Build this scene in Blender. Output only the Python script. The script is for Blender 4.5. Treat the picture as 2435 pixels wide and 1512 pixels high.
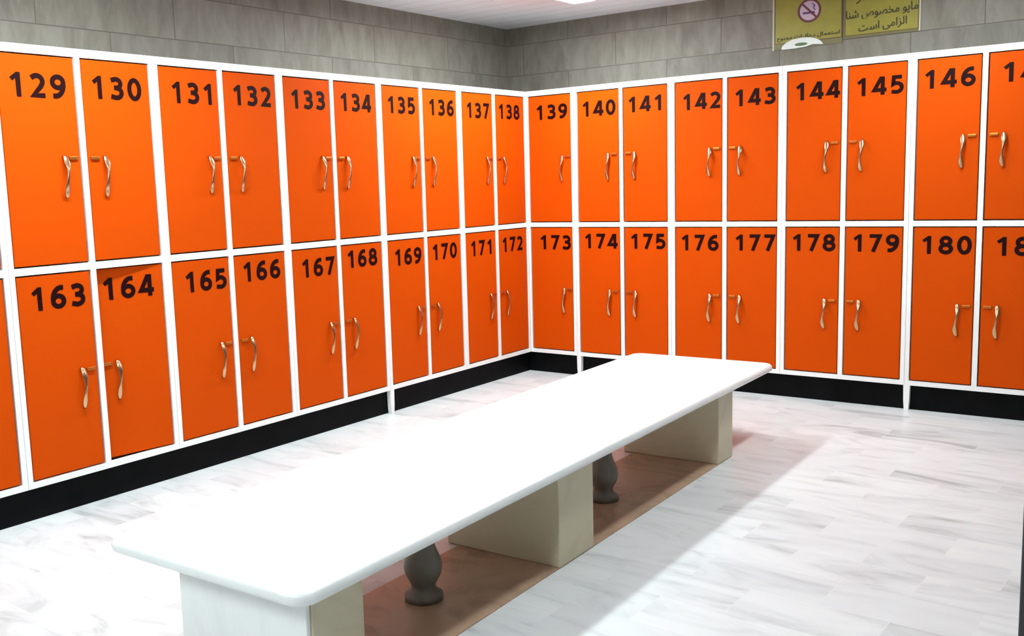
import bpy, bmesh, math, random
from mathutils import Matrix, Vector
from mathutils.geometry import tessellate_polygon

for o in list(bpy.data.objects):
    bpy.data.objects.remove(o)
scene = bpy.context.scene
COL = scene.collection
S = 1.12                      # metres per layout unit

# ------------------------------------------------------------------ camera
FOCAL_PX, CX, CY, IW, IH = 2365.97, 1066.98, 756.0, 2435.0, 1512.0
cam_data = bpy.data.cameras.new('camera')
cam_data.sensor_fit = 'HORIZONTAL'
cam_data.sensor_width = 36.0
cam_data.lens = FOCAL_PX / IW * 36.0
cam_data.shift_x = (IW / 2 - CX) / IW
cam_data.shift_y = (CY - IH / 2) / IW
cam_data.clip_start = 0.02
camera = bpy.data.objects.new('camera', cam_data)
COL.objects.link(camera)
right = Vector((0.7903468592, 0.6117445590, -0.0334729244))
up = Vector((-0.0546581932, 0.1248227416, 0.9906723803))
back = Vector((0.6102166206, -0.7811452347, 0.1320901141))
m = Matrix.Identity(4)
for i in range(3):
    m[i][0], m[i][1], m[i][2] = right[i], up[i], back[i]
m.translation = Vector((3.54373695, -5.40200942, 1.22900585)) * S
camera.matrix_world = m
scene.camera = camera

# ------------------------------------------------------------------ world, exposure
world = bpy.data.worlds.new('world')
scene.world = world
world.use_nodes = True
world.node_tree.nodes['Background'].inputs[0].default_value = (0.8, 0.85, 1.0, 1)
world.node_tree.nodes['Background'].inputs[1].default_value = 0.05
scene.view_settings.view_transform = 'Standard'
scene.view_settings.look = 'None'
scene.view_settings.gamma = 1.0
scene.view_settings.exposure = 0.8
LAMP_COLOR = (0.85, 0.98, 1.0)

# ------------------------------------------------------------------ materials
def new_mat(name):
    mt = bpy.data.materials.new(name)
    mt.use_nodes = True
    nt = mt.node_tree
    return mt, nt, nt.nodes['Principled BSDF']

def node(nt, kind, **kw):
    n = nt.nodes.new(kind)
    for k, v in kw.items():
        if k in n.inputs:
            n.inputs[k].default_value = v
        else:
            setattr(n, k, v)
    return n

def ramp(nt, fac, stops):
    r = nt.nodes.new('ShaderNodeValToRGB')
    while len(r.color_ramp.elements) < len(stops):
        r.color_ramp.elements.new(0.5)
    for e, (p, c) in zip(r.color_ramp.elements, stops):
        e.position = p
        e.color = (*c, 1)
    nt.links.new(fac, r.inputs[0])
    return r

def mixc(nt, a, b, fac, mode='MIX'):
    n = nt.nodes.new('ShaderNodeMix')
    n.data_type = 'RGBA'
    n.blend_type = mode
    for sock, v in ((n.inputs[0], fac), (n.inputs[6], a), (n.inputs[7], b)):
        if hasattr(v, 'links'):
            nt.links.new(v, sock)
        else:
            sock.default_value = v if not isinstance(v, tuple) else (*v, 1)[:4]
    return n.outputs[2]

def plain(name, col, rough=0.5, metal=0.0, var=0.05, scale=6.0, spec=0.5, bump=0.0):
    mt, nt, b = new_mat(name)
    tc = node(nt, 'ShaderNodeTexCoord')
    nz = node(nt, 'ShaderNodeTexNoise', Scale=scale, Detail=4.0)
    nt.links.new(tc.outputs['Object'], nz.inputs['Vector'])
    r = ramp(nt, nz.outputs['Fac'], [(0.3, tuple(c * (1 - var) for c in col)), (0.7, tuple(min(1, c * (1 + var)) for c in col))])
    nt.links.new(r.outputs[0], b.inputs['Base Color'])
    b.inputs['Roughness'].default_value = rough
    b.inputs['Metallic'].default_value = metal
    b.inputs['Specular IOR Level'].default_value = spec
    if bump:
        bp = node(nt, 'ShaderNodeBump', Strength=bump, Distance=0.002)
        nt.links.new(nz.outputs['Fac'], bp.inputs['Height'])
        nt.links.new(bp.outputs[0], b.inputs['Normal'])
    return mt

def marble(name, base, vein, amount=0.6, scale=2.2, rough=0.3, stretch=(1, 1, 1), spec=0.5):
    mt, nt, b = new_mat(name)
    tc = node(nt, 'ShaderNodeTexCoord')
    mp = node(nt, 'ShaderNodeMapping')
    mp.inputs['Scale'].default_value = stretch
    nt.links.new(tc.outputs['Object'], mp.inputs[0])
    n1 = node(nt, 'ShaderNodeTexNoise', Scale=scale, Detail=8.0, Roughness=0.6, Distortion=1.6)
    nt.links.new(mp.outputs[0], n1.inputs['Vector'])
    r = ramp(nt, n1.outputs['Fac'], [(0.36, vein), (0.5, base)])
    c = mixc(nt, base, r.outputs[0], amount)
    nt.links.new(c, b.inputs['Base Color'])
    b.inputs['Roughness'].default_value = rough
    b.inputs['Specular IOR Level'].default_value = spec
    return mt

def floor_marble():
    mt, nt, b = new_mat('white_marble_floor_tiles')
    tc = node(nt, 'ShaderNodeTexCoord')
    mp = node(nt, 'ShaderNodeMapping')
    mp.inputs['Rotation'].default_value = (0, 0, math.radians(1.5))
    nt.links.new(tc.outputs['Object'], mp.inputs[0])
    br = node(nt, 'ShaderNodeTexBrick', Scale=1.0)
    br.offset = 0.5
    br.inputs['Brick Width'].default_value = 0.44
    br.inputs['Row Height'].default_value = 0.22
    br.inputs['Mortar Size'].default_value = 0.0018
    br.inputs['Mortar Smooth'].default_value = 0.4
    br.inputs['Bias'].default_value = 0.0
    br.inputs['Color1'].default_value = (0, 0, 0, 1)
    br.inputs['Color2'].default_value = (1, 1, 1, 1)
    br.inputs['Mortar'].default_value = (0.5, 0.5, 0.5, 1)
    nt.links.new(mp.outputs[0], br.inputs['Vector'])
    # veins shifted from tile to tile
    off = node(nt, 'ShaderNodeVectorMath', operation='MULTIPLY')
    off.inputs[1].default_value = (3.1, 7.7, 5.3)
    nt.links.new(br.outputs['Color'], off.inputs[0])
    add = node(nt, 'ShaderNodeVectorMath', operation='ADD')
    nt.links.new(mp.outputs[0], add.inputs[0])
    nt.links.new(off.outputs[0], add.inputs[1])
    m2 = node(nt, 'ShaderNodeMapping')
    m2.inputs['Scale'].default_value = (1.0, 3.4, 1.0)
    m2.inputs['Rotation'].default_value = (0, 0, math.radians(14))
    nt.links.new(add.outputs[0], m2.inputs[0])
    n1 = node(nt, 'ShaderNodeTexNoise', Scale=1.7, Detail=7.0, Roughness=0.58, Distortion=1.3)
    nt.links.new(m2.outputs[0], n1.inputs['Vector'])
    veins = ramp(nt, n1.outputs['Fac'], [(0.27, (0.36, 0.37, 0.375)), (0.40, (0.585, 0.595, 0.60)), (0.50, (0.68, 0.685, 0.69)), (0.7, (0.73, 0.735, 0.74))])
    tone = ramp(nt, br.outputs['Color'], [(0.0, (0.90, 0.905, 0.91)), (1.0, (1, 1, 0.995))])
    c = mixc(nt, veins.outputs[0], tone.outputs[0], 1.0, 'MULTIPLY')
    c = mixc(nt, c, (0.66, 0.66, 0.65), br.outputs['Fac'])
    nt.links.new(c, b.inputs['Base Color'])
    b.inputs['Roughness'].default_value = 0.32
    b.inputs['Specular IOR Level'].default_value = 0.35
    return mt

def wall_stone(name, axis):
    """Rows of grey travertine slabs; the rows run level, the grain stands upright."""
    mt, nt, b = new_mat(name)
    tc = node(nt, 'ShaderNodeTexCoord')
    sep = node(nt, 'ShaderNodeSeparateXYZ')
    nt.links.new(tc.outputs['Object'], sep.inputs[0])
    cmb = node(nt, 'ShaderNodeCombineXYZ')
    nt.links.new(sep.outputs[axis], cmb.inputs[0])
    nt.links.new(sep.outputs[2], cmb.inputs[1])
    mp = node(nt, 'ShaderNodeMapping')
    mp.inputs['Location'].default_value = (0.27 * S, -(1.951 - 0.2045 * 9) * S, 0)
    nt.links.new(cmb.outputs[0], mp.inputs[0])
    br = node(nt, 'ShaderNodeTexBrick', Scale=1.0)
    br.offset = 0.5
    br.inputs['Brick Width'].default_value = 0.70 * S
    br.inputs['Row Height'].default_value = 0.2045 * S
    br.inputs['Mortar Size'].default_value = 0.0035
    br.inputs['Mortar Smooth'].default_value = 0.5
    br.inputs['Bias'].default_value = 0.0
    br.inputs['Color1'].default_value = (0, 0, 0, 1)
    br.inputs['Color2'].default_value = (1, 1, 1, 1)
    br.inputs['Mortar'].default_value = (0.5, 0.5, 0.5, 1)
    nt.links.new(mp.outputs[0], br.inputs['Vector'])
    off = node(nt, 'ShaderNodeVectorMath', operation='MULTIPLY')
    off.inputs[1].default_value = (9.1, 4.7, 2.3)
    nt.links.new(br.outputs['Color'], off.inputs[0])
    add = node(nt, 'ShaderNodeVectorMath', operation='ADD')
    nt.links.new(mp.outputs[0], add.inputs[0])
    nt.links.new(off.outputs[0], add.inputs[1])
    m2 = node(nt, 'ShaderNodeMapping')
    m2.inputs['Scale'].default_value = (3.4, 1.0, 1.0)
    nt.links.new(add.outputs[0], m2.inputs[0])
    n1 = node(nt, 'ShaderNodeTexNoise', Scale=3.2, Detail=8.0, Roughness=0.65, Distortion=0.4)
    nt.links.new(m2.outputs[0], n1.inputs['Vector'])
    grain = ramp(nt, n1.outputs['Fac'], WALL_STOPS)
    tone = ramp(nt, br.outputs['Color'], [(0.0, (0.86, 0.86, 0.88)), (1.0, (1, 0.99, 0.97))])
    c = mixc(nt, grain.outputs[0], tone.outputs[0], 1.0, 'MULTIPLY')
    c = mixc(nt, c, (0.13, 0.112, 0.092), br.outputs['Fac'])
    nt.links.new(c, b.inputs['Base Color'])
    b.inputs['Roughness'].default_value = 0.55
    b.inputs['Specular IOR Level'].default_value = 0.3
    return mt

def ceiling_mat():
    mt, nt, b = new_mat('white_ceiling_slats')
    tc = node(nt, 'ShaderNodeTexCoord')
    sep = node(nt, 'ShaderNodeSeparateXYZ')
    nt.links.new(tc.outputs['Object'], sep.inputs[0])
    mul = node(nt, 'ShaderNodeMath', operation='MULTIPLY')
    mul.inputs[1].default_value = 1 / 0.16
    nt.links.new(sep.outputs[1], mul.inputs[0])
    fr = node(nt, 'ShaderNodeMath', operation='FRACT')
    nt.links.new(mul.outputs[0], fr.inputs[0])
    r = ramp(nt, fr.outputs[0], [(0.0, (0.55, 0.54, 0.55)), (0.05, (0.84, 0.81, 0.85)), (0.95, (0.84, 0.81, 0.85)), (1.0, (0.55, 0.54, 0.55))])
    nt.links.new(r.outputs[0], b.inputs['Base Color'])
    b.inputs['Roughness'].default_value = 0.5
    b.inputs['Specular IOR Level'].default_value = 0.3
    return mt

WALL_STOPS = [(0.25, (0.175, 0.152, 0.122)), (0.5, (0.25, 0.225, 0.188)), (0.75, (0.315, 0.295, 0.258))]

M = {}
M['floor'] = floor_marble()
M['wall_y'] = wall_stone('grey_travertine_side', 1)
M['wall_x'] = wall_stone('grey_travertine_back', 0)
M['ceiling'] = ceiling_mat()
M['white'] = plain('white_enamel', (0.86, 0.85, 0.84), 0.35, var=0.015)
M['inside'] = plain('white_board', (0.60, 0.59, 0.57), 0.6, var=0.02)
M['orange'] = plain('orange_laminate', (0.58, 0.064, 0.0006), 0.55, var=0.03, scale=1.6, spec=0.05)
M['ink'] = plain('maroon_black_vinyl', (0.014, 0.001, 0.0015), 0.5, var=0.1, spec=0.1)
M['handle'] = plain('polished_nickel', (0.60, 0.39, 0.22), 0.2, 1.0, var=0.02)
M['latch'] = plain('brass', (0.60, 0.20, 0.04), 0.4, 1.0, var=0.04)
M['black'] = plain('black_stone', (0.004, 0.004, 0.0045), 0.45, var=0.3, scale=9, spec=0.06)
M['slab'] = marble('white_marble_slab', (0.86, 0.87, 0.865), (0.76, 0.77, 0.77), 0.5, 2.0, 0.28, (3, 1, 1))
M['support'] = marble('cream_marble', (0.62, 0.555, 0.39), (0.53, 0.44, 0.30), 0.6, 2.6, 0.4)
M['baluster'] = marble('grey_stone', (0.19, 0.175, 0.15), (0.12, 0.105, 0.09), 0.6, 6.0, 0.45)
M['base'] = marble('brown_bench_shade', (0.42, 0.275, 0.185), (0.26, 0.17, 0.115), 0.8, 3.0, 0.4, (1, 1, 1))  # brown stands for the shade on the floor below the bench
M['yellow'] = plain('yellow_print', (0.33, 0.29, 0.042), 0.35, var=0.08, scale=14)
M['olive'] = plain('olive_backing', (0.20, 0.17, 0.07), 0.3, var=0.06)
M['edge'] = plain('pale_acrylic_edge', (0.62, 0.62, 0.48), 0.2, var=0.03)
M['sign_ink'] = plain('dark_olive_ink', (0.055, 0.045, 0.012), 0.5, var=0.1)
M['sign_brown'] = plain('brown_border_ink', (0.17, 0.10, 0.035), 0.5, var=0.1)
M['ring'] = plain('dark_red_ink', (0.16, 0.035, 0.04), 0.4, var=0.05)
M['lilac'] = plain('lilac_print', (0.62, 0.46, 0.58), 0.4, var=0.06)
M['purple'] = plain('purple_ink', (0.10, 0.05, 0.17), 0.4, var=0.05)
M['gloss_white'] = plain('glossy_white', (0.86, 0.88, 0.84), 0.15, var=0.02)
M['green'] = plain('dark_green', (0.10, 0.17, 0.08), 0.3, var=0.05)
M['post'] = plain('charcoal_paint', (0.03, 0.031, 0.036), 0.45, var=0.05)
M['lamp_frame'] = plain('lamp_housing', (0.8, 0.8, 0.8), 0.4, var=0.01)
def lamp_mat(strength):
    mt, nt, b = new_mat('lit_diffuser')
    b.inputs['Base Color'].default_value = (0.9, 0.9, 0.9, 1)
    b.inputs['Emission Color'].default_value = (*LAMP_COLOR, 1)
    b.inputs['Emission Strength'].default_value = strength
    return mt

# ------------------------------------------------------------------ geometry helpers (layout units, scaled by S at build)
class MB:
    def __init__(self):
        self.v, self.f = [], []
    def poly(self, verts, faces):
        b = len(self.v)
        self.v += [tuple(p) for p in verts]
        self.f += [tuple(b + i for i in f) for f in faces]
        return self
    def box(self, x0, x1, y0, y1, z0, z1):
        return self.poly([(x0, y0, z0), (x1, y0, z0), (x1, y1, z0), (x0, y1, z0), (x0, y0, z1), (x1, y0, z1), (x1, y1, z1), (x0, y1, z1)],
                         [(0, 3, 2, 1), (4, 5, 6, 7), (0, 1, 5, 4), (1, 2, 6, 5), (2, 3, 7, 6), (3, 0, 4, 7)])
    def rings(self, rings, caps=True):
        n = len(rings[0])
        v = [p for r in rings for p in r]
        f = []
        for k in range(len(rings) - 1):
            for i in range(n):
                j = (i + 1) % n
                f.append((k * n + i, k * n + j, (k + 1) * n + j, (k + 1) * n + i))
        if caps:
            f.append(tuple(reversed(range(n))))
            f.append(tuple(range((len(rings) - 1) * n, len(rings) * n)))
        return self.poly(v, f)
    def lathe(self, prof, cx=0, cy=0, n=28):
        return self.rings([[(cx + r * math.cos(2 * math.pi * i / n), cy + r * math.sin(2 * math.pi * i / n), z) for i in range(n)] for r, z in prof])
    def slab2d(self, outer, holes, y0, y1, tf):
        """A flat shape in the (x, z) plane, front at y0, back at y1; tf maps (a, b) to (x, z)."""
        loops = [outer] + holes
        pts = [tf(*p) for l in loops for p in l]
        n = len(pts)
        tris = tessellate_polygon([[Vector((*p, 0)) for p in l] for l in loops])
        v = [(x, y0, z) for x, z in pts] + [(x, y1, z) for x, z in pts]
        f = [tuple(t) for t in tris] + [tuple(n + i for i in reversed(t)) for t in tris]
        b = 0
        for l in loops:
            k = len(l)
            f += [(b + i, b + (i + 1) % k, n + b + (i + 1) % k, n + b + i) for i in range(k)]
            b += k
        return self.poly(v, f)
    def ribbon(self, path, t, y0, y1, tf, closed=False):
        """A pen stroke of width t along path."""
        n = len(path)
        L, R = [], []
        for i in range(n):
            p = Vector(path[i])
            a = Vector(path[i - 1]) if (i > 0 or closed) else None
            c = Vector(path[(i + 1) % n]) if (i < n - 1 or closed) else None
            d1 = (p - a).normalized() if a is not None else None
            d2 = (c - p).normalized() if c is not None else None
            d = ((d1 or d2) + (d2 or d1)).normalized()
            nn = Vector((-d.y, d.x))
            k = 1.0 / max(0.5, nn.dot(Vector((-(d1 or d2).y, (d1 or d2).x))))
            L.append(tf(*(p + nn * t / 2 * k)))
            R.append(tf(*(p - nn * t / 2 * k)))
        v = []
        for l, r in zip(L, R):
            v += [(l[0], y0, l[1]), (r[0], y0, r[1]), (r[0], y1, r[1]), (l[0], y1, l[1])]
        f = []
        for i in range(n if closed else n - 1):
            a, c = 4 * i, 4 * ((i + 1) % n)
            for k in range(4):
                f.append((a + k, a + (k + 1) % 4, c + (k + 1) % 4, c + k))
        if not closed:
            f += [(3, 2, 1, 0), (4 * n - 4, 4 * n - 3, 4 * n - 2, 4 * n - 1)]
        return self.poly(v, f)
    def mesh(self, name, mat, smooth=False, bevel=0.0):
        me = bpy.data.meshes.new(name)
        bm = bmesh.new()
        vs = [bm.verts.new((x * S, y * S, z * S)) for x, y, z in self.v]
        for f in self.f:
            try:
                bm.faces.new([vs[i] for i in f])
            except ValueError:
                pass
        bmesh.ops.recalc_face_normals(bm, faces=bm.faces)
        if bevel:
            bmesh.ops.bevel(bm, geom=[e for e in bm.edges], offset=bevel * S, segments=2, profile=0.5, affect='EDGES')
        for f in bm.faces:
            f.smooth = smooth
        bm.to_mesh(me)
        bm.free()
        me.materials.append(mat)
        return me

def link(name, me, parent=None, loc=(0, 0, 0), rotz=0.0):
    o = bpy.data.objects.new(name, me)
    COL.objects.link(o)
    if parent is not None:
        o.parent = parent
    o.location = Vector(loc) * S
    o.rotation_euler = (0, 0, rotz)
    return o

def part(name, mb, mat, parent, loc=(0, 0, 0), rotz=0.0, smooth=False, bevel=0.0, label=None):
    o = link(name, mb.mesh(name, mat, smooth, bevel), parent, loc, rotz)
    if label:
        o['label'] = label
    return o

def thing(name, label, cat, loc=(0, 0, 0), rotz=0.0, group=None):
    o = link(name, None, None, loc, rotz)
    o.empty_display_size = 0.1
    o['label'] = label
    o['category'] = cat
    if group:
        o['group'] = group
    return o

def struct(name, mb, mat, bevel=0.0):
    o = part(name, mb, mat, None, bevel=bevel)
    o['kind'] = 'structure'
    return o

# ------------------------------------------------------------------ room
CEIL = 2.27
X0, X1, Y0, Y1 = -0.4, 4.9, -7.2, 0.4
struct('floor', MB().box(X0 - .1, X1 + .1, Y0 - .1, Y1 + .1, -0.1, 0), M['floor'])
struct('ceiling', MB().box(X0 - .1, X1 + .1, Y0 - .1, Y1 + .1, CEIL, CEIL + .1), M['ceiling'])
struct('wall_left', MB().box(X0 - .1, X0, Y0 - .1, Y1 + .1, 0, CEIL), M['wall_y'])
struct('wall_back', MB().box(X0, X1 + .1, Y1, Y1 + .1, 0, CEIL), M['wall_x'])
struct('wall_right', MB().box(X1, X1 + .1, Y0 - .1, Y1, 0, CEIL), M['wall_y'])
struct('wall_front', MB().box(X0, X1, Y0 - .1, Y0, 0, CEIL), M['wall_x'])
ZB, ZM, ZT = 0.1307, 0.9598, 1.80
struct('baseboard_left', MB().box(-0.395, -0.03, -4.19, 0.395, 0, ZB - .001), M['black'])
struct('baseboard_back', MB().box(-0.0295, 2.92, 0.03, 0.395, 0, ZB - .001), M['black'])

# ------------------------------------------------------------------ ceiling lights
def ceiling_light(x, y, strength, label):
    t = thing('ceiling_light', label, 'ceiling light', (x, y, CEIL), 0, 'long ceiling light panels')
    w, l, h, e = 0.085, 0.60, 0.03, 0.015
    fr = MB()
    fr.box(-w, -w + e, -l, l, -h, -0.001).box(w - e, w, -l, l, -h, -0.001)
    fr.box(-w + e, w - e, -l, -l + e, -h, -0.001).box(-w + e, w - e, l - e, l, -h, -0.001)
    part('frame', fr, M['lamp_frame'], t)
    part('diffuser', MB().box(-w + e, w - e, -l + e, l - e, -h + .006, -0.004), lamp_mat(strength), t)
ceiling_light(0.585, -0.84, 56, 'ceiling light panel nearest the corner, cut off by the top of the photo')
ceiling_light(0.62, -3.35, 54, 'second ceiling light panel over the left lockers, above the photo')
ceiling_light(0.62, -5.86, 42, 'ceiling light panel over the left aisle farthest from the corner')
ceiling_light(2.45, -0.84, 34, 'ceiling light panel over the right lockers, above the photo')
ceiling_light(2.45, -3.35, 17, 'ceiling light panel above the near end of the bench')
ceiling_light(2.45, -5.86, 42, 'ceiling light panel beside the camera, farthest from the right lockers')

# ------------------------------------------------------------------ numbers
def arc(cx, cy, rx, ry, a0, a1, n=12):
    return [(cx + rx * math.cos(math.radians(a0 + (a1 - a0) * i / n)), cy + ry * math.sin(math.radians(a0 + (a1 - a0) * i / n))) for i in range(n + 1)]
def loop(cx, cy, rx, ry, n=26):
    return arc(cx, cy, rx, ry, 0, 360, n)[:-1]
GLYPH = {       # (closed, path) strokes or a filled outline, in cap heights
    '0': [(True, loop(.36, .5, .26, .41))],
    '1': [('fill', [(.34, 0), (.54, 0), (.54, 1), (.38, 1), (.08, .775), (.19, .635), (.33, .745)])],
    '2': [(False, [(.09, .80)] + arc(.34, .67, .25, .235, 120, -25, 12) + [(.50, .46), (.17, .095), (.68, .095)])],
    '3': [(False, [(.10, .845)] + arc(.35, .715, .23, .19, 110, -80, 12) + [(.24, .525)]),
          (False, [(.24, .525)] + arc(.34, .31, .27, .215, 85, -105, 14) + [(.07, .15)])],
    '4': [(False, [(.47, .97), (.09, .275), (.74, .275)]), (False, [(.535, 0), (.535, 1)])],
    '5': [(False, [(.61, .905), (.185, .905), (.16, .52)] + arc(.34, .335, .27, .24, 118, -105, 14) + [(.08, .13)])],
    '6': [(True, loop(.37, .32, .25, .225)), (False, [(.62, .895)] + arc(.52, .40, .40, .50, 96, 188, 12))],
    '7': [(False, [(.05, .905), (.60, .905), (.24, 0)])],
    '8': [(True, loop(.36, .71, .22, .195)), (True, loop(.36, .305, .265, .21))],
    '9': [(True, loop(.36, .68, .25, .225)), (False, [(.11, .105)] + arc(.21, .60, .40, .50, -84, 8, 12))],
}
CAP, ADV, PEN = 0.090, 0.0835, 0.21
def number_mesh(n):
    mb = MB()
    s = str(n)
    for i, ch in enumerate(s):
        ox = (i - 1) * ADV - 0.36 * CAP
        tf = lambda a, b, ox=ox: (ox + a * CAP, (b - 0.5) * CAP)
        for k, (kind, path) in enumerate(GLYPH[ch]):
            if kind == 'fill':
                mb.slab2d(path, [], -0.0012, -0.0001, tf)
            else:
                mb.ribbon(path, PEN, -0.0012 - 0.0003 * k, -0.0001, tf, closed=kind)
    return mb.mesh('number', M['ink'])

# where each hand-stuck number sits: distance from the column's left line, height of its middle
NUM = {129: (0.18, 1.652), 130: (0.17, 1.659), 131: (0.198, 1.659), 132: (0.181, 1.664), 133: (0.186, 1.663), 134: (0.173, 1.664),
       135: (0.184, 1.666), 136: (0.184, 1.667), 137: (0.187, 1.664), 138: (0.165, 1.668), 139: (0.188, 1.662), 140: (0.172, 1.66),
       141: (0.161, 1.664), 142: (0.183, 1.652), 143: (0.169, 1.651), 144: (0.180, 1.657), 145: (0.168, 1.654), 146: (0.166, 1.664),
       163: (0.19, 0.852), 164: (0.163, 0.857), 165: (0.202, 0.848), 166: (0.178, 0.864), 167: (0.198, 0.848), 168: (0.171, 0.868),
       169: (0.192, 0.848), 170: (0.170, 0.853), 171: (0.187, 0.848), 172: (0.168, 0.848), 173: (0.198, 0.848), 174: (0.175, 0.858),
       175: (0.169, 0.859), 176: (0.172, 0.854), 177: (0.174, 0.857), 178: (0.172, 0.86), 179: (0.165, 0.86), 180: (0.175, 0.853),
       147: (0.185, 1.668), 181: (0.185, 0.85)}

# ------------------------------------------------------------------ lockers
def handle_mesh():
    L, n, k = 0.168, 22, 12
    rings = []
    for i in range(n + 1):
        t = i / n
        z = L * (0.5 - t)
        y = -(0.003 + 0.024 * math.sin(math.pi * t) ** 0.75)
        flare = 0.5 + 0.5 * math.cos(4 * math.pi * (t - 0.18) if t < 0.43 else (4 * math.pi * (0.82 - t) if t > 0.57 else math.pi))
        a = 0.0058 + 0.0056 * flare * (1.15 if t < 0.5 else 0.8)
        if i in (0, n):
            a *= 0.55
        x = 0.0045 * math.sin(2 * math.pi * t)
        rings.append([(x + a * math.cos(2 * math.pi * q / k), y + 0.0045 * math.sin(2 * math.pi * q / k), z) for q in range(k)])
    mb = MB().rings(rings)
    for z in (L / 2 - 0.008, -L / 2 + 0.008):
        mb.rings([[(0.006 * math.cos(2 * math.pi * q / k), y, z + 0.006 * math.sin(2 * math.pi * q / k)) for q in range(k)] for y in (0.0, -0.009)])
    return mb.mesh('handle', M['handle'], True)
HANDLE = handle_mesh()
LATCH = MB().box(-0.019, 0.019, -0.009, 0.0, -0.0065, 0.0065).mesh('latch', M['latch'], bevel=0.0025)
DOORS = {}
def door_mesh(w, h, hinge):
    key = (round(w, 4), round(h, 4), hinge)
    if key not in DOORS:
        x0, x1 = (0, w) if hinge == 'left' else (-w, 0)
        DOORS[key] = MB().box(x0, x1, 0, 0.018, 0, h).mesh('door', M['orange'], bevel=0.002)
    return DOORS[key]
FRAMES = {}
TR, MR, BR = 0.032, 0.028, 0.024      # top, middle and bottom rails
GAP = 0.0055

def cabinet(loc, rotz, w, numbers, label, group, legs=(), stile_l=0.0215, stile_r=0.0215, post=0.024, pushed=None):
    """Two tiers of doors in a white frame; numbers = [[upper...], [lower...]], x runs to the right seen from the front."""
    t = thing('locker_cabinet', label, 'locker', loc, rotz, group)
    n = len(numbers[0])
    W = w * n
    D = 0.385
    key = (w, n, stile_l, stile_r)
    if key not in FRAMES:
        fr = MB()
        e = 0.0008
        fr.box(e, stile_l, 0, 0.02, ZB, ZT).box(W - stile_r, W - e, 0, 0.02, ZB, ZT)
        for z0, z1 in ((ZB, ZB + BR), (ZM - MR / 2, ZM + MR / 2), (ZT - TR, ZT)):
            fr.box(stile_l, W - stile_r, 0, 0.02, z0, z1)
        for c in range(1, n):
            for z0, z1 in ((ZB + BR, ZM - MR / 2), (ZM + MR / 2, ZT - TR)):
                fr.box(w * c - post / 2, w * c + post / 2, 0, 0.02, z0, z1)
        bd = MB()
        e = 0.002
        bd.box(e, 0.016, 0.02, D, ZB, ZT).box(W - 0.016, W - e, 0.02, D, ZB, ZT)
        bd.box(0.016, W - 0.016, 0.02, D, ZB, ZB + 0.016).box(0.016, W - 0.016, 0.02, D, ZT - 0.016, ZT)
        bd.box(0.016, W - 0.016, D - 0.008, D, ZB + 0.016, ZT - 0.016)
        bd.box(0.016, W - 0.016, 0.06, D - 0.008, ZM - 0.008, ZM + 0.008)
        for c in range(1, n):
            bd.box(w * c - 0.008, w * c + 0.008, 0.06, D - 0.008, ZB + 0.016, ZM - 0.008)
            bd.box(w * c - 0.008, w * c + 0.008, 0.06, D - 0.008, ZM + 0.008, ZT - 0.016)
        FRAMES[key] = (fr.mesh('face_frame', M['white']), bd.mesh('carcass', M['inside']))
    link('face_frame', FRAMES[key][0], t)
    link('carcass', FRAMES[key][1], t)
    for row, (z0, z1) in enumerate(((ZM + MR / 2, ZT - TR), (ZB + BR, ZM - MR / 2))):
        for c in range(n):
            num = numbers[row][c]
            xa = w * c + (stile_l if c == 0 else post / 2) + GAP
            xb = w * (c + 1) - (stile_r if c == n - 1 else post / 2) - GAP
            hinge = 'right' if c == 1 else 'left'
            hx = xb if hinge == 'right' else xa
            zc = z0 + GAP
            rot = 0.0
            if num == pushed:
                rot = math.radians(-6.0)
            d = link('door', door_mesh(xb - xa, z1 - z0 - 2 * GAP, hinge), t, (hx, 0.003, zc), rot)
            d['label'] = 'orange door numbered %d' % num + (', pushed slightly in on its free side' if num == pushed else '')
            s, z = NUM.get(num, (w * 0.525, 1.66 if row == 0 else 0.855))
            link('number', number_mesh(num), d, (w * c + s - hx, 0, z - zc))
            hz = 1.311 if row == 0 else 0.481
            edge = w * (c + 1) if hinge == 'left' else w * c
            sg = -1 if hinge == 'left' else 1
            link('handle', HANDLE, d, (edge + sg * 0.088 - hx, 0, hz - zc))
            link('latch', LATCH, d, (edge + sg * 0.047 - hx, 0, hz + 0.072 - zc))
    for lx in legs:
        mb = MB().rings([[(lx - a, 0.0, z), (lx + a, 0.0, z), (lx + a, 0.026, z), (lx - a, 0.026, z)] for a, z in ((0.0105, 0.0), (0.014, 0.05), (0.0155, ZB - 0.0005))])
        part('leg', mb, M['white'], t)
    return t

WL, WR, RX = 0.350, 0.32287, 0.3497
GL, GB = 'orange two-tier lockers along the left wall', 'orange two-tier lockers along the right wall'
for i in range(6):
    a = 127 + 2 * i
    lab = 'white-framed orange locker cabinet numbered %d, %d, %d and %d, on the left wall' % (a, a + 1, a + 34, a + 35)
    if i == 0:
        lab = 'orange locker cabinet cut off by the left photo edge, beside lockers 129 and 163'
    cabinet((0, -4.2 + 0.7 * i, 0), math.pi / 2, WL, [[a, a + 1], [a + 34, a + 35]], lab, GL,
            legs=(0.012,) if i == 4 else (), stile_r=0.015 if i == 5 else 0.0215, pushed=164)
cabinet((0.0005, 0, 0), 0, RX - 0.0005, [[139], [173]], 'narrow single-column orange locker cabinet numbered 139 and 173, in the corner', GB, stile_l=0.015)
for i in range(4):
    a = 140 + 2 * i
    lab = 'white-framed orange locker cabinet numbered %d, %d, %d and %d, on the right wall' % (a, a + 1, a + 34, a + 35)
    if i == 3:
        lab = 'orange locker cabinet numbered 146 and 180, cut off by the right photo edge'
    cabinet((RX + 2 * WR * i, 0, 0), 0, WR, [[a, a + 1], [a + 34, a + 35]], lab, GB, legs=(0.012,) if i in (0, 3) else ())

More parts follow.
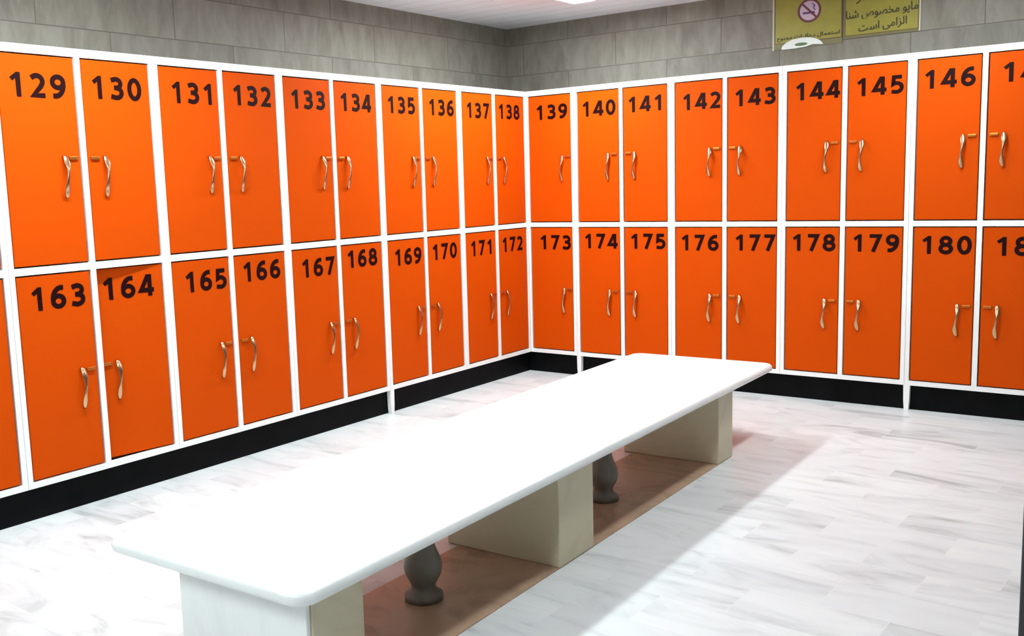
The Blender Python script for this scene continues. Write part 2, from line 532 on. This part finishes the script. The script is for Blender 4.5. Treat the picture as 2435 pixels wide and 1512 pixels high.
# ------------------------------------------------------------------ bench
bench = thing('bench', 'long white marble bench on block supports and turned balusters in the middle of the floor', 'bench', (1.60, -2.42, 0), math.radians(1.6))
def rounded(hx, hy, r, n=8):
    out = []
    for cx, cy, a in ((hx - r, hy - r, 0), (-hx + r, hy - r, 90), (-hx + r, -hy + r, 180), (hx - r, -hy + r, 270)):
        out += [(cx + r * math.cos(math.radians(a + 90 * i / n)), cy + r * math.sin(math.radians(a + 90 * i / n))) for i in range(n + 1)]
    return out
BH = 0.315
TH = 0.036
rg = []
for i in range(9):
    a = math.radians(-90 + 180 * i / 8)
    ins = (TH / 2) * (1 - math.cos(a)) * 0.9
    z = BH + TH / 2 + TH / 2 * math.sin(a)
    rg.append([(x, y, z) for x, y in rounded(0.36 - ins, 1.575 - ins, 0.055 - ins * 0.8)])
part('seat_slab', MB().rings(rg), M['slab'], bench, smooth=True)
SX0, SX1 = -0.13, 0.315
for y0, y1 in ((-1.50, -1.325), (-0.385, -0.155), (0.975, 1.140)):
    part('support', MB().box(SX0, SX1, y0, y1, 0.003, BH - 0.0005), M['support'], bench, bevel=0.003)
part('front_panel', MB().box(SX0 - 0.004, SX1 - 0.006, -1.514, -1.5005, 0.0, BH - 0.0005), M['slab'], bench, bevel=0.002, label='pale greenish-white marble panel on the near end')
part('shade_strip', MB().box(SX0 + 0.045, SX1 - 0.002, -1.49, 1.135, 0.0, 0.003), M['base'], bench)  # thin brown sheet, the shade under the bench put into its colour
prof = [(0.058, 0.003), (0.058, 0.020), (0.050, 0.026), (0.040, 0.034), (0.036, 0.046), (0.042, 0.060), (0.054, 0.082), (0.058, 0.104), (0.054, 0.130),
        (0.042, 0.158), (0.034, 0.182), (0.033, 0.200), (0.040, 0.206), (0.040, 0.214), (0.036, 0.220), (0.044, 0.236), (0.056, 0.258), (0.060, 0.272), (0.060, BH - 0.0005)]
for bx, by in ((0.085, -0.80), (0.11, 0.31)):
    part('baluster', MB().lathe(prof, bx, by), M['baluster'], bench, smooth=True)

PERSIAN_LINES = [
    "1,-34 -4,-23 10,-18 19,-11 26,-5 30,2 33,9 33,16 33,24 29,33 23,45 34,50 42,32 45,17 44,8 42,0 34,-13 23,-23 11,-30|26,67 23,68 21,69 19,72 19,75 19,77 21,80 23,81 26,82 29,81 31,80 33,77 33,75 33,72 31,69 29,68|68,0 65,106 77,106 80,0|158,0 151,1 145,3 140,6 136,10 133,16 133,23 134,31 138,39 144,49 155,60 157,52 147,61 155,70 169,57 180,42 183,34 184,25 183,18 179,9 175,6 171,3 165,1;158,12 163,13 166,14 169,16 172,19 173,22 173,26 172,34 170,38 167,43 155,53 162,54 152,44 146,34 145,29 144,25 145,19 148,15 153,13|193,7 199,17 208,13 220,11 232,13 236,15 238,17 240,20 240,24 239,31 234,43 221,63 231,70 244,50 250,35 252,23 251,17 249,12 245,7 239,3 231,0 220,-1 210,0 201,3|302,-1 292,0 284,2 279,5 275,10 273,17 273,25 270,106 282,106 285,29 286,18 288,15 291,13 303,11 306,11 308,10 309,8 309,6 309,3 307,1 305,0|302,-1 303,11 311,11 319,12 326,13 333,14 342,18 346,21 349,25 351,29 352,34 352,37 350,41 349,44 346,47 343,49 340,49 336,49 333,47 330,44 328,41 327,37 326,33 327,29 329,25 331,21 335,18 342,14 328,10 322,15 316,23 315,28 314,33 315,39 316,44 319,49 322,53 326,57 330,59 335,61 340,61 347,60 353,57 358,53 361,47 363,41 364,35 364,28 362,23 359,18 355,14 346,7 334,3 327,1 319,0 310,-1|375,-1 360,0 345,3 333,6 344,14 354,13 366,12 377,11 380,11 381,10 382,8 383,6 382,3 381,1 378,0|339,77 336,77 333,79 332,81 331,84 332,87 333,89 336,91 339,91 341,91 344,89 345,87 346,84 345,81 344,79 341,77|375,-1 377,11 388,13 392,14 395,17 397,21 398,26 401,42 413,40 412,34 410,27 410,22 410,18 411,16 412,14 415,13 419,12 432,11 435,11 437,10 438,8 438,6 438,3 436,1 434,0 431,-1 416,0 412,1 408,3 406,5 404,8 403,15 407,14 402,7 399,4 396,2 387,0|415,57 412,58 410,59 408,62 408,64 408,67 410,70 412,71 415,72 418,71 420,70 422,67 422,64 422,62 420,59 418,58|395,57 392,58 389,59 388,62 387,64 388,67 389,70 392,71 395,72 397,71 400,70 401,67 402,64 401,62 400,59 397,58|431,-1 432,11 440,12 443,13 445,15 449,24 453,41 464,38 463,32 461,25 461,19 461,16 463,13 467,12 474,11 481,12 483,13 486,16 489,25 492,42 503,40 502,33 501,26 501,19 501,17 502,15 503,14 505,12 514,11 522,12 524,14 526,16 528,20 528,24 526,38 520,55 532,60 535,49 538,37 539,27 538,15 535,10 533,6 529,3 525,1 514,-1 508,0 503,1 499,3 496,6 494,10 493,14 498,14 492,5 488,2 484,0 472,-1 464,0 460,2 457,5 454,9 453,16 457,16 455,10 451,5 447,2 443,0|560,0 557,106 570,106 572,0",
    "43,-1 33,0 25,2 20,5 16,10 14,17 14,25 11,106 23,106 26,29 27,18 29,15 32,13 45,11 47,11 49,10 50,8 51,6 50,3 48,1 46,0|43,-1 45,11 54,13 58,14 60,17 63,26 66,42 78,40 76,34 75,27 75,22 75,19 76,16 78,14 82,13 95,11 98,11 100,10 101,8 101,6 101,3 99,1 97,0 94,-1 79,1 74,3 71,6 69,10 67,15 72,14 67,7 64,4 61,2 53,0|66,57 63,58 61,59 59,62 59,64 59,67 61,70 63,71 66,72 69,71 71,70 73,67 74,64 73,62 71,59 69,58|94,-1 95,11 103,12 106,13 108,15 112,24 116,41 127,38 126,32 124,25 124,19 125,16 127,13 131,12 137,11 144,12 147,13 149,16 152,25 155,42 167,40 166,33 164,26 164,19 164,17 165,15 166,14 169,12 177,11 185,12 188,14 190,16 191,20 191,24 189,38 183,55 195,60 199,49 202,37 203,27 201,15 199,10 196,6 192,3 188,1 177,-1 171,0 166,1 162,3 159,6 157,10 156,14 161,14 155,5 152,2 147,0 135,-1 127,0 123,2 120,5 117,9 116,16 121,16 118,10 114,5 110,2 106,0|158,81 155,81 153,83 151,85 150,88 151,91 153,93 155,95 158,95 161,95 163,93 165,91 165,88 165,85 163,83 161,81|148,64 145,65 142,67 141,69 140,72 141,75 142,77 145,79 148,79 151,79 153,77 154,75 155,72 154,69 153,67 151,65|168,64 165,65 163,67 161,69 160,72 161,75 163,77 165,79 168,79 171,79 173,77 175,75 175,72 175,69 173,67 171,65|295,-34 279,-32 272,-29 266,-25 260,-20 256,-15 254,-8 253,0 254,7 256,16 259,26 270,22 267,14 266,7 265,1 266,-6 269,-12 274,-16 280,-20 288,-22 295,-22 305,-22 312,-20 319,-17 323,-13 327,-8 329,-3 331,7 328,22 324,39 336,42 338,33 340,27 341,24 343,20 345,17 349,15 353,13 366,11 383,10 397,11 409,13 417,17 420,20 422,22 424,26 424,29 424,32 422,36 420,39 417,41 413,43 408,43 401,42 394,40 381,30 370,19 362,9 349,9 358,22 369,34 381,45 395,53 402,55 409,55 417,55 423,52 428,48 432,43 435,37 436,30 435,24 433,18 429,13 424,8 416,4 406,1 380,-2 361,-1 348,3 343,6 340,8 338,11 337,14 343,6 340,-8 337,-15 332,-21 326,-27 318,-31 308,-33|451,-34 448,-22 465,-19 471,-16 477,-12 482,-8 486,-2 488,5 489,14 488,24 485,31 481,36 475,38 472,37 470,35 467,33 465,29 464,25 464,20 464,18 465,16 466,14 468,13 474,12 482,11 514,11 516,11 518,10 519,8 520,6 519,3 517,1 515,0 512,-1 477,-1 464,1 459,4 455,7 453,12 452,18 454,30 459,40 463,44 467,47 471,49 477,50 483,49 489,46 494,41 497,34 500,25 500,13 499,1 495,-10 488,-19 478,-26 466,-31|653,-1 643,0 631,3 626,5 621,9 633,15 644,12 654,11 657,11 659,10 660,8 660,6 660,3 658,1 656,0|584,-3 562,-2 548,1 543,3 539,6 537,9 536,13 539,14 535,8 531,4 527,1 522,0 512,-1 514,11 518,12 522,13 525,15 528,18 531,27 535,41 546,38 544,31 543,26 543,22 543,19 544,16 547,14 551,12 564,10 587,9 604,11 617,14 622,17 625,20 627,24 628,28 627,32 626,35 624,38 621,40 617,42 612,43 605,42 598,39 585,30 574,18 566,8 553,9 564,24 579,39 595,50 604,54 613,55 621,54 627,51 632,47 636,42 639,36 639,30 638,21 634,14 627,7 617,2|747,-1 736,0 726,3 723,6 719,10 717,14 715,21 724,26 726,21 729,17 732,14 736,13 749,11 751,11 753,10 754,8 755,6 754,3 753,1 750,0|653,-1 654,11 669,13 684,16 697,21 710,29 701,35 690,39 677,40 673,40 669,39 664,38 662,50 670,51 677,52 691,50 703,46 712,40 721,36 725,35 730,34 733,34 734,23 722,22 712,17 701,11 689,6 673,1|676,67 673,68 671,70 669,72 669,75 669,77 671,80 673,82 676,82 679,82 681,80 683,77 683,75 683,72 681,70 679,68|747,-1 749,11 752,12 756,13 758,16 761,19 767,30 775,45 780,49 784,51 788,53 792,53 797,52 802,50 806,47 809,44 814,34 816,29 816,24 815,16 813,10 809,5 805,2 800,1 795,0 783,2 765,11 771,20 784,14 794,12 798,12 801,13 803,15 804,17 805,20 805,22 805,27 803,31 801,35 798,38 795,40 791,41 789,41 786,39 784,37 781,34 775,22 768,10 765,6 762,3 758,1 755,0|872,-34 869,-22 886,-19 893,-16 899,-12 904,-8 907,-2 909,5 910,14 909,24 906,31 902,36 897,38 894,37 891,35 889,33 887,29 885,25 885,20 885,18 886,16 888,14 890,13 895,12 904,11 935,11 938,11 939,10 941,8 941,6 940,3 939,1 936,0 933,-1 898,-1 886,1 881,4 876,7 874,12 873,18 875,30 880,40 884,44 888,47 893,49 898,50 904,49 910,46 915,41 918,34 921,25 922,13 920,1 916,-10 909,-19 899,-26 887,-31|933,-1 935,11 949,12 953,13 956,15 957,19 958,24 956,33 953,44 949,55 961,60 965,49 968,37 969,27 968,20 967,14 964,9 961,5 956,3 950,1|961,-29 958,-28 956,-27 954,-24 953,-21 954,-19 956,-16 958,-15 961,-14 964,-15 966,-16 968,-19 968,-21 968,-24 966,-27 964,-28|941,-29 938,-28 935,-27 934,-24 933,-21 934,-19 935,-16 938,-15 941,-14 943,-15 946,-16 947,-19 948,-21 947,-24 946,-27 943,-28|1021,-1 1010,0 1003,2 997,5 994,10 992,17 991,25 988,106 1001,106 1004,29 1005,18 1007,15 1010,13 1022,11 1025,11 1027,10 1028,8 1028,6 1028,3 1026,1 1024,0|1021,-1 1022,11 1026,12 1029,13 1032,16 1035,19 1041,30 1049,45 1053,49 1058,51 1062,53 1066,53 1071,52 1075,50 1079,47 1083,44 1088,34 1089,29 1090,24 1089,16 1087,10 1083,5 1079,2 1074,1 1069,0 1057,2 1039,11 1045,20 1058,14 1067,12 1071,12 1074,13 1076,15 1078,17 1079,20 1079,22 1079,27 1077,31 1075,35 1072,38 1069,40 1065,41 1062,41 1060,39 1057,37 1055,34 1049,22 1042,10 1039,6 1035,3 1032,1 1029,0",
    "58,-3 62,9 81,10 101,14 120,22 136,35 145,29 143,24 143,20 143,18 144,16 147,14 151,13 163,11 166,11 168,10 169,8 169,6 169,3 167,1 165,0 162,-1 145,1 139,4 135,8 132,13 132,19 135,18 121,9 103,2 81,-2|58,-3 35,-1 18,4 12,8 8,13 5,19 4,27 5,35 7,43 9,50 20,47 18,42 17,36 17,30 18,23 21,18 26,14 34,11 62,9 65,2|83,59 80,60 77,62 76,64 75,67 76,69 77,72 80,74 83,74 85,74 88,72 89,69 90,67 89,64 88,62 85,60|62,59 60,60 57,62 56,64 55,67 56,69 57,72 60,74 62,74 65,74 68,72 69,69 70,67 69,64 68,62 65,60|162,-1 163,11 171,12 174,13 176,15 180,24 184,41 195,38 194,32 193,25 192,19 193,16 195,13 199,12 205,11 212,12 215,13 217,16 220,25 223,42 235,40 234,33 232,26 232,19 232,17 233,15 234,14 237,12 245,11 253,12 256,14 258,16 259,20 259,24 257,38 251,55 263,60 267,49 270,37 271,27 269,15 267,10 264,6 260,3 256,1 245,-1 239,0 234,1 230,3 227,6 225,10 224,14 229,14 223,5 220,2 215,0 203,-1 195,0 191,2 188,5 185,9 184,16 189,16 186,10 182,5 179,2 174,0|292,0 289,106 301,106 304,0|356,0 357,7 359,16 363,26 373,22 371,14 369,7 369,1 369,-5 371,-10 375,-14 379,-17 390,-21 404,-22 420,-21 433,-17 438,-14 442,-10 444,-7 445,-3 445,-1 444,1 442,2 439,4 432,7 422,9 425,22 439,17 449,14 457,12 463,11 465,11 467,10 468,8 468,6 468,3 466,1 464,0 461,-1 459,-1 457,-1 456,-1 456,-3 456,-5 455,-10 452,-16 448,-21 441,-25 424,-32 400,-34 389,-33 379,-31 370,-26 362,-19 358,-11|461,-1 463,11 466,12 469,13 472,16 475,19 481,30 489,45 493,49 498,51 502,53 506,53 511,52 515,50 519,47 523,44 528,34 529,29 530,24 529,16 527,10 523,5 519,2 514,1 509,0 497,2 479,11 485,20 498,14 508,12 511,12 514,13 517,15 518,17 519,20 519,22 519,27 517,31 515,35 512,38 509,40 505,41 503,41 500,39 497,37 495,34 489,22 482,10 479,6 476,3 472,1 469,0|552,0 549,106 561,106 564,0|575,-34 570,-23 588,-15 600,-5 603,0 606,5 608,16 607,23 604,31 597,45 608,50 613,40 617,31 620,22 622,17 625,14 629,12 634,11 637,11 639,10 640,8 640,6 640,3 638,1 636,0 633,-1 627,0 622,2 619,4 616,8 613,16 618,13 617,4 614,-5 609,-13 602,-19 588,-29|598,67 595,68 593,69 591,72 591,75 591,77 593,80 595,81 598,82 601,81 603,80 605,77 606,75 605,72 603,69 601,68|633,-1 634,11 641,12 646,13 649,15 650,19 650,30 647,106 659,106 662,32 662,18 660,12 658,8 654,4 649,1|685,0 682,106 694,106 697,0",
    "51,-58 34,-57 18,-50 12,-45 6,-38 3,-29 1,-19 3,-8 6,1 11,10 18,18 37,31 61,38 64,27 44,21 28,11 22,6 17,-1 15,-9 14,-17 14,-24 16,-29 19,-34 22,-37 31,-43 41,-45 51,-46 67,-45 82,-41 86,-51 76,-54 64,-57|26,20 21,22 16,25 11,30 8,35 6,40 5,46 7,54 10,61 15,67 21,71 28,73 36,74 43,73 50,72 48,60 42,61 36,62 31,61 26,60 23,58 20,55 18,51 17,47 18,43 20,40 22,37 25,34 33,31 39,30|84,-34 81,-22 97,-19 104,-16 110,-12 115,-8 119,-2 121,5 122,14 121,24 118,31 114,36 108,38 105,37 103,35 100,33 98,29 97,25 96,20 97,18 98,16 99,14 101,13 107,12 115,11 147,11 149,11 151,10 152,8 152,6 152,3 150,1 148,0 145,-1 110,-1 97,1 92,4 88,7 85,12 85,18 87,30 92,40 95,44 100,47 104,49 110,50 116,49 122,46 126,41 130,34 132,25 133,13 132,1 128,-10 121,-19 111,-26 99,-31|145,-1 147,11 156,13 159,14 162,17 165,26 168,42 180,40 178,34 177,27 177,22 177,19 178,16 180,14 184,13 197,11 200,11 202,10 203,8 203,6 203,3 201,1 199,0 196,-1 181,1 176,3 173,6 171,10 169,15 174,14 169,7 166,4 163,2 155,0|168,57 165,58 163,59 161,62 161,64 161,67 163,70 165,71 168,72 171,71 173,70 175,67 175,64 175,62 173,59 171,58|196,-1 197,11 201,12 204,13 206,16 209,19 215,30 222,42 229,49 235,53 241,54 246,53 250,51 254,49 257,44 264,30 270,18 273,15 276,13 279,12 283,11 286,11 288,10 289,8 289,6 288,3 287,1 285,0 282,-1 276,0 271,1 267,4 263,7 265,10 263,6 261,3 258,0 254,-1 251,-2 247,-3 242,-2 237,-1 227,5 219,14 212,4 208,2 205,0;225,25 230,18 236,13 242,10 247,9 252,10 255,13 256,17 254,23 252,30 249,36 247,38 245,40 243,41 240,42 238,41 236,40 233,38 231,35|282,-1 283,11 287,12 290,13 293,16 295,19 301,30 310,45 314,49 318,51 322,53 327,53 331,52 336,50 340,47 344,44 349,34 350,29 350,24 350,16 347,10 344,5 339,2 335,1 329,0 318,2 299,11 305,20 318,14 328,12 332,12 335,13 337,15 339,17 340,20 340,22 339,27 338,31 335,35 332,38 329,40 326,41 323,41 321,39 318,37 315,34 309,22 303,10 299,6 296,3 293,1 289,0|456,-3 460,9 489,10 510,13 517,15 522,18 525,22 526,27 524,40 519,56 530,60 534,50 536,39 538,29 537,21 534,14 528,9 520,4 495,-1|456,-3 432,-1 416,4 410,8 406,13 403,19 402,27 403,35 404,43 406,50 418,47 416,42 415,36 414,30 415,23 418,18 424,14 432,11 460,9 463,2|480,59 478,60 475,62 474,64 473,67 474,69 475,72 478,74 480,74 483,74 486,72 487,69 488,67 487,64 486,62 483,60|460,59 457,60 455,62 453,64 453,67 453,69 455,72 457,74 460,74 463,74 465,72 467,69 467,67 467,64 465,62 463,60|588,-1 578,0 570,2 565,5 561,10 559,17 559,25 556,106 568,106 571,29 572,18 574,15 577,13 590,11 592,11 594,10 595,8 596,6 595,3 594,1 591,0|588,-1 590,11 601,13 605,14 608,17 609,21 611,26 614,42 626,40 624,34 623,27 623,22 623,18 624,16 625,14 628,13 632,12 645,11 648,11 649,10 651,8 651,6 650,3 649,1 646,0 643,-1 629,0 624,1 621,3 619,5 617,8 615,15 620,14 615,7 612,4 608,2 600,0|626,-29 623,-28 620,-27 619,-24 618,-21 619,-19 620,-16 623,-15 626,-14 628,-15 631,-16 632,-19 633,-21 632,-24 631,-27 628,-28|605,-29 602,-28 600,-27 598,-24 598,-21 598,-19 600,-16 602,-15 605,-14 608,-15 610,-16 612,-19 612,-21 612,-24 610,-27 608,-28|643,-1 645,11 656,12 660,14 663,16 664,19 665,24 663,33 660,44 656,55 668,60 672,49 675,37 676,27 675,16 673,12 671,8 668,5 664,3 655,0|662,75 660,76 657,77 656,80 655,82 656,85 657,88 660,89 662,90 665,89 668,88 669,85 670,82 669,80 668,77 665,76|726,-1 716,0 708,2 703,5 700,10 698,17 697,25 694,106 706,106 709,29 711,18 712,15 716,13 728,11 731,11 732,10 733,8 734,6 733,3 732,1 729,0|726,-1 728,11 743,13 757,16 771,21 784,29 775,35 764,39 751,40 747,40 742,39 738,38 735,50 743,51 751,52 765,50 776,46 786,40 795,36 799,35 804,34 807,34 808,23 796,22 786,17 775,11 762,6 747,1|751,67 748,68 746,70 744,72 744,75 744,77 746,80 748,82 751,82 754,82 756,80 758,77 758,75 758,72 756,70 754,68|819,7 825,17 833,13 846,11 857,13 861,15 864,17 865,20 866,24 864,31 859,43 846,63 857,70 869,50 876,35 878,23 877,17 875,12 871,7 865,3 857,0 846,-1 835,0 826,3|927,0 928,7 930,16 934,26 944,22 942,14 940,7 940,1 940,-6 943,-11 948,-16 954,-19 961,-22 969,-22 979,-21 987,-19 993,-15 998,-10 1001,-2 1003,7 1004,30 1001,106 1014,106 1016,27 1015,8 1011,-9 1008,-16 1003,-22 996,-28 989,-31 980,-34 969,-34 954,-32 940,-26 935,-21 931,-15 928,-8|1069,-1 1059,0 1051,2 1046,5 1042,10 1040,17 1040,25 1037,106 1049,106 1052,29 1053,18 1055,15 1058,13 1071,11 1073,11 1075,10 1076,8 1076,6 1076,3 1074,1 1072,0|1069,-1 1071,11 1074,12 1077,13 1080,16 1082,19 1088,30 1095,42 1102,49 1109,53 1114,54 1119,53 1123,51 1127,49 1130,44 1137,30 1144,18 1146,15 1149,13 1153,12 1156,11 1159,11 1161,10 1162,8 1162,6 1162,3 1160,1 1158,0 1155,-1 1149,0 1144,1 1140,4 1136,7 1138,10 1136,6 1134,3 1131,0 1128,-1 1124,-2 1120,-3 1115,-2 1110,-1 1100,5 1092,14 1085,4 1081,2 1078,0;1098,25 1103,18 1109,13 1115,10 1120,9 1125,10 1128,13 1129,17 1128,23 1125,30 1122,36 1120,38 1118,40 1116,41 1114,42 1111,41 1109,40 1106,38 1104,35|1155,-1 1156,11 1173,13 1187,18 1199,24 1206,32 1208,36 1209,40 1208,42 1207,44 1206,46 1203,48 1199,49 1194,49 1187,48 1179,46 1173,42 1181,36 1188,29 1196,21 1204,16 1213,14 1223,12 1233,11 1236,11 1238,10 1239,8 1239,6 1239,3 1237,1 1235,0 1232,-1 1215,1 1199,6 1192,9 1187,14 1181,20 1174,27 1167,33 1166,34 1165,36 1163,40 1163,43 1163,45 1166,48 1173,54 1184,59 1197,61 1204,60 1210,58 1215,56 1218,52 1220,48 1220,44 1220,37 1217,31 1213,24 1208,19 1194,9 1176,2|1232,-1 1233,11 1245,13 1249,14 1251,17 1253,21 1255,26 1258,42 1270,40 1268,34 1267,27 1266,22 1267,18 1267,16 1269,14 1272,13 1275,12 1289,11 1291,11 1293,10 1294,8 1295,6 1294,3 1293,1 1290,0 1287,-1 1273,0 1268,1 1265,3 1262,5 1261,8 1259,15 1264,14 1259,7 1256,4 1252,2 1244,0|1271,57 1269,58 1266,59 1265,62 1264,64 1265,67 1266,70 1269,71 1271,72 1274,71 1277,70 1278,67 1279,64 1278,62 1277,59 1274,58|1251,57 1248,58 1246,59 1244,62 1244,64 1244,67 1246,70 1248,71 1251,72 1254,71 1256,70 1258,67 1258,64 1258,62 1256,59 1254,58|1287,-1 1289,11 1296,12 1299,13 1301,15 1305,24 1309,41 1320,38 1319,32 1318,25 1317,19 1318,16 1320,13 1324,12 1330,11 1337,12 1340,13 1342,16 1345,25 1349,42 1360,40 1359,33 1358,26 1357,19 1357,17 1358,15 1360,14 1362,12 1371,11 1378,12 1381,14 1383,16 1384,20 1385,24 1382,38 1376,55 1388,60 1392,49 1395,37 1396,27 1394,15 1392,10 1389,6 1386,3 1381,1 1370,-1 1364,0 1359,1 1355,3 1352,6 1350,10 1349,14 1354,14 1348,5 1345,2 1341,0 1328,-1 1320,0 1317,2 1313,5 1311,9 1309,16 1314,16 1311,10 1308,5 1304,2 1299,0|1417,0 1414,106 1426,106 1429,0"]

# ------------------------------------------------------------------ wall signs
def persian(mb, k, x0, x1, zc, h, slope=0.0, y=-0.0068):
    groups = [[[tuple(map(int, p.split(','))) for p in l.split(' ')] for l in g.split(';')] for g in PERSIAN_LINES[k].split('|')]
    xs = [p[0] for g in groups for l in g for p in l]
    w = max(xs) - min(xs)
    sx = (x1 - x0) / w
    for g in groups:
        tf = lambda a, b: (x0 + (a - min(xs)) * sx, zc + (b - 70) * h / 180 + slope * ((a - min(xs)) / w - 0.5))
        for dx, dz, dy in ((-0.0011, 0, 0), (0.0011, 0, -0.0003), (0, 0.0011, -0.0006)):          # bold brush strokes
            mb.slab2d(g[0], g[1:], y + dy, y + 0.0006, lambda a, b: (tf(a, b)[0] + dx, tf(a, b)[1] + dz))
    return mb
def frame2d(mb, x0, x1, z0, z1, t, y0, y1):
    return mb.box(x0, x1, y0, y1, z0, z0 + t).box(x0, x1, y0, y1, z1 - t, z1).box(x0, x0 + t, y0, y1, z0 + t, z1 - t).box(x1 - t, x1, y0, y1, z0 + t, z1 - t)

ns = thing('sign', 'yellow no-smoking sign on the stone wall above lockers 143 and 144', 'sign', (1.64, 0.4, 1.965))
Z0 = 1.965
part('backing', MB().box(-0.190, 0.188, -0.004, 0, -0.03, 0.275), M['olive'], ns)
part('edge_strip', MB().box(-0.199, -0.190, -0.006, 0, -0.035, 0.275), M['edge'], ns)
part('panel', MB().box(-0.182, 0.182, -0.006, -0.004, 0.004, 0.272), M['yellow'], ns)
part('border', frame2d(MB(), -0.186, 0.186, 0.0, 0.274, 0.004, -0.0064, -0.004), M['sign_brown'], ns)
lp = lambda a, b: (a + 0.008, b + 0.165)
part('symbol_disc', MB().slab2d(loop(0, 0, 0.058, 0.058, 36), [], -0.0066, -0.006, lp), M['lilac'], ns)
part('symbol_ring', MB().ribbon(loop(0, 0, 0.059, 0.059, 36), 0.012, -0.0074, -0.006, lp, True).ribbon([(-0.04, 0.04), (0.04, -0.04)], 0.011, -0.0078, -0.006, lp), M['ring'], ns)
cg = MB().ribbon([(-0.036, -0.012), (0.03, -0.012)], 0.011, -0.0072, -0.006, lp)
cg.ribbon([(0.034, 0.0), (0.022, 0.012), (0.03, 0.024), (0.016, 0.036)], 0.006, -0.0072, -0.006, lp)
part('cigarette', cg, M['purple'], ns)
part('lettering', persian(MB(), 3, -0.172, 0.176, 0.034, 0.034), M['sign_ink'], ns)
em = MB()  # white dome shape with a green oval, low on the sign
tfe = lambda a, b: (a - 0.03, b + 0.0)
outer = arc(0, -0.034, 0.118, 0.056, 8, 172, 20)
em.slab2d(outer + [(-0.112, -0.034), (-0.04, -0.034), (0.02, -0.03), (0.06, -0.02)], [], -0.0085, -0.006, tfe)
part('white_dome', em, M['gloss_white'], ns)
part('green_oval', MB().slab2d(arc(-0.005, -0.014, 0.036, 0.009, 0, 360, 20)[:-1], [], -0.0095, -0.0085, tfe), M['green'], ns)

nt_ = thing('sign', 'yellow notice sign with three lines of Persian writing, above lockers 145 and 146', 'sign', (2.03, 0.4, 1.965))
part('backing', MB().box(-0.196, 0.190, -0.004, 0, -0.012, 0.275), M['olive'], nt_)
part('edge_strip', MB().box(0.190, 0.197, -0.006, 0, -0.012, 0.275), M['edge'], nt_)
part('panel', MB().box(-0.184, 0.184, -0.006, -0.004, 0.004, 0.272), M['yellow'], nt_)
part('border', frame2d(MB(), -0.188, 0.188, 0.0, 0.274, 0.004, -0.0064, -0.004), M['sign_brown'], nt_)
for k, (x0, x1, z, h, sl) in enumerate(((-0.13, 0.13, 0.212, 0.07, 0.01), (-0.182, 0.184, 0.125, 0.075, 0.01), (-0.115, 0.13, 0.052, 0.07, 0.015))):
    part('lettering', persian(MB(), k, x0, x1, z, h, sl), M['sign_ink'], nt_)

# ------------------------------------------------------------------ post at the right edge
px = thing('post', 'dark charcoal post at the bottom right edge of the photo', 'post', (3.293, -3.02, 0))
part('shaft', MB().box(-0.05, 0.05, -0.05, 0.05, 0.012, CEIL - 0.0005), M['post'], px, bevel=0.004)
part('base_plate', MB().box(-0.062, 0.062, -0.062, 0.062, 0.0, 0.012), M['post'], px, bevel=0.002)
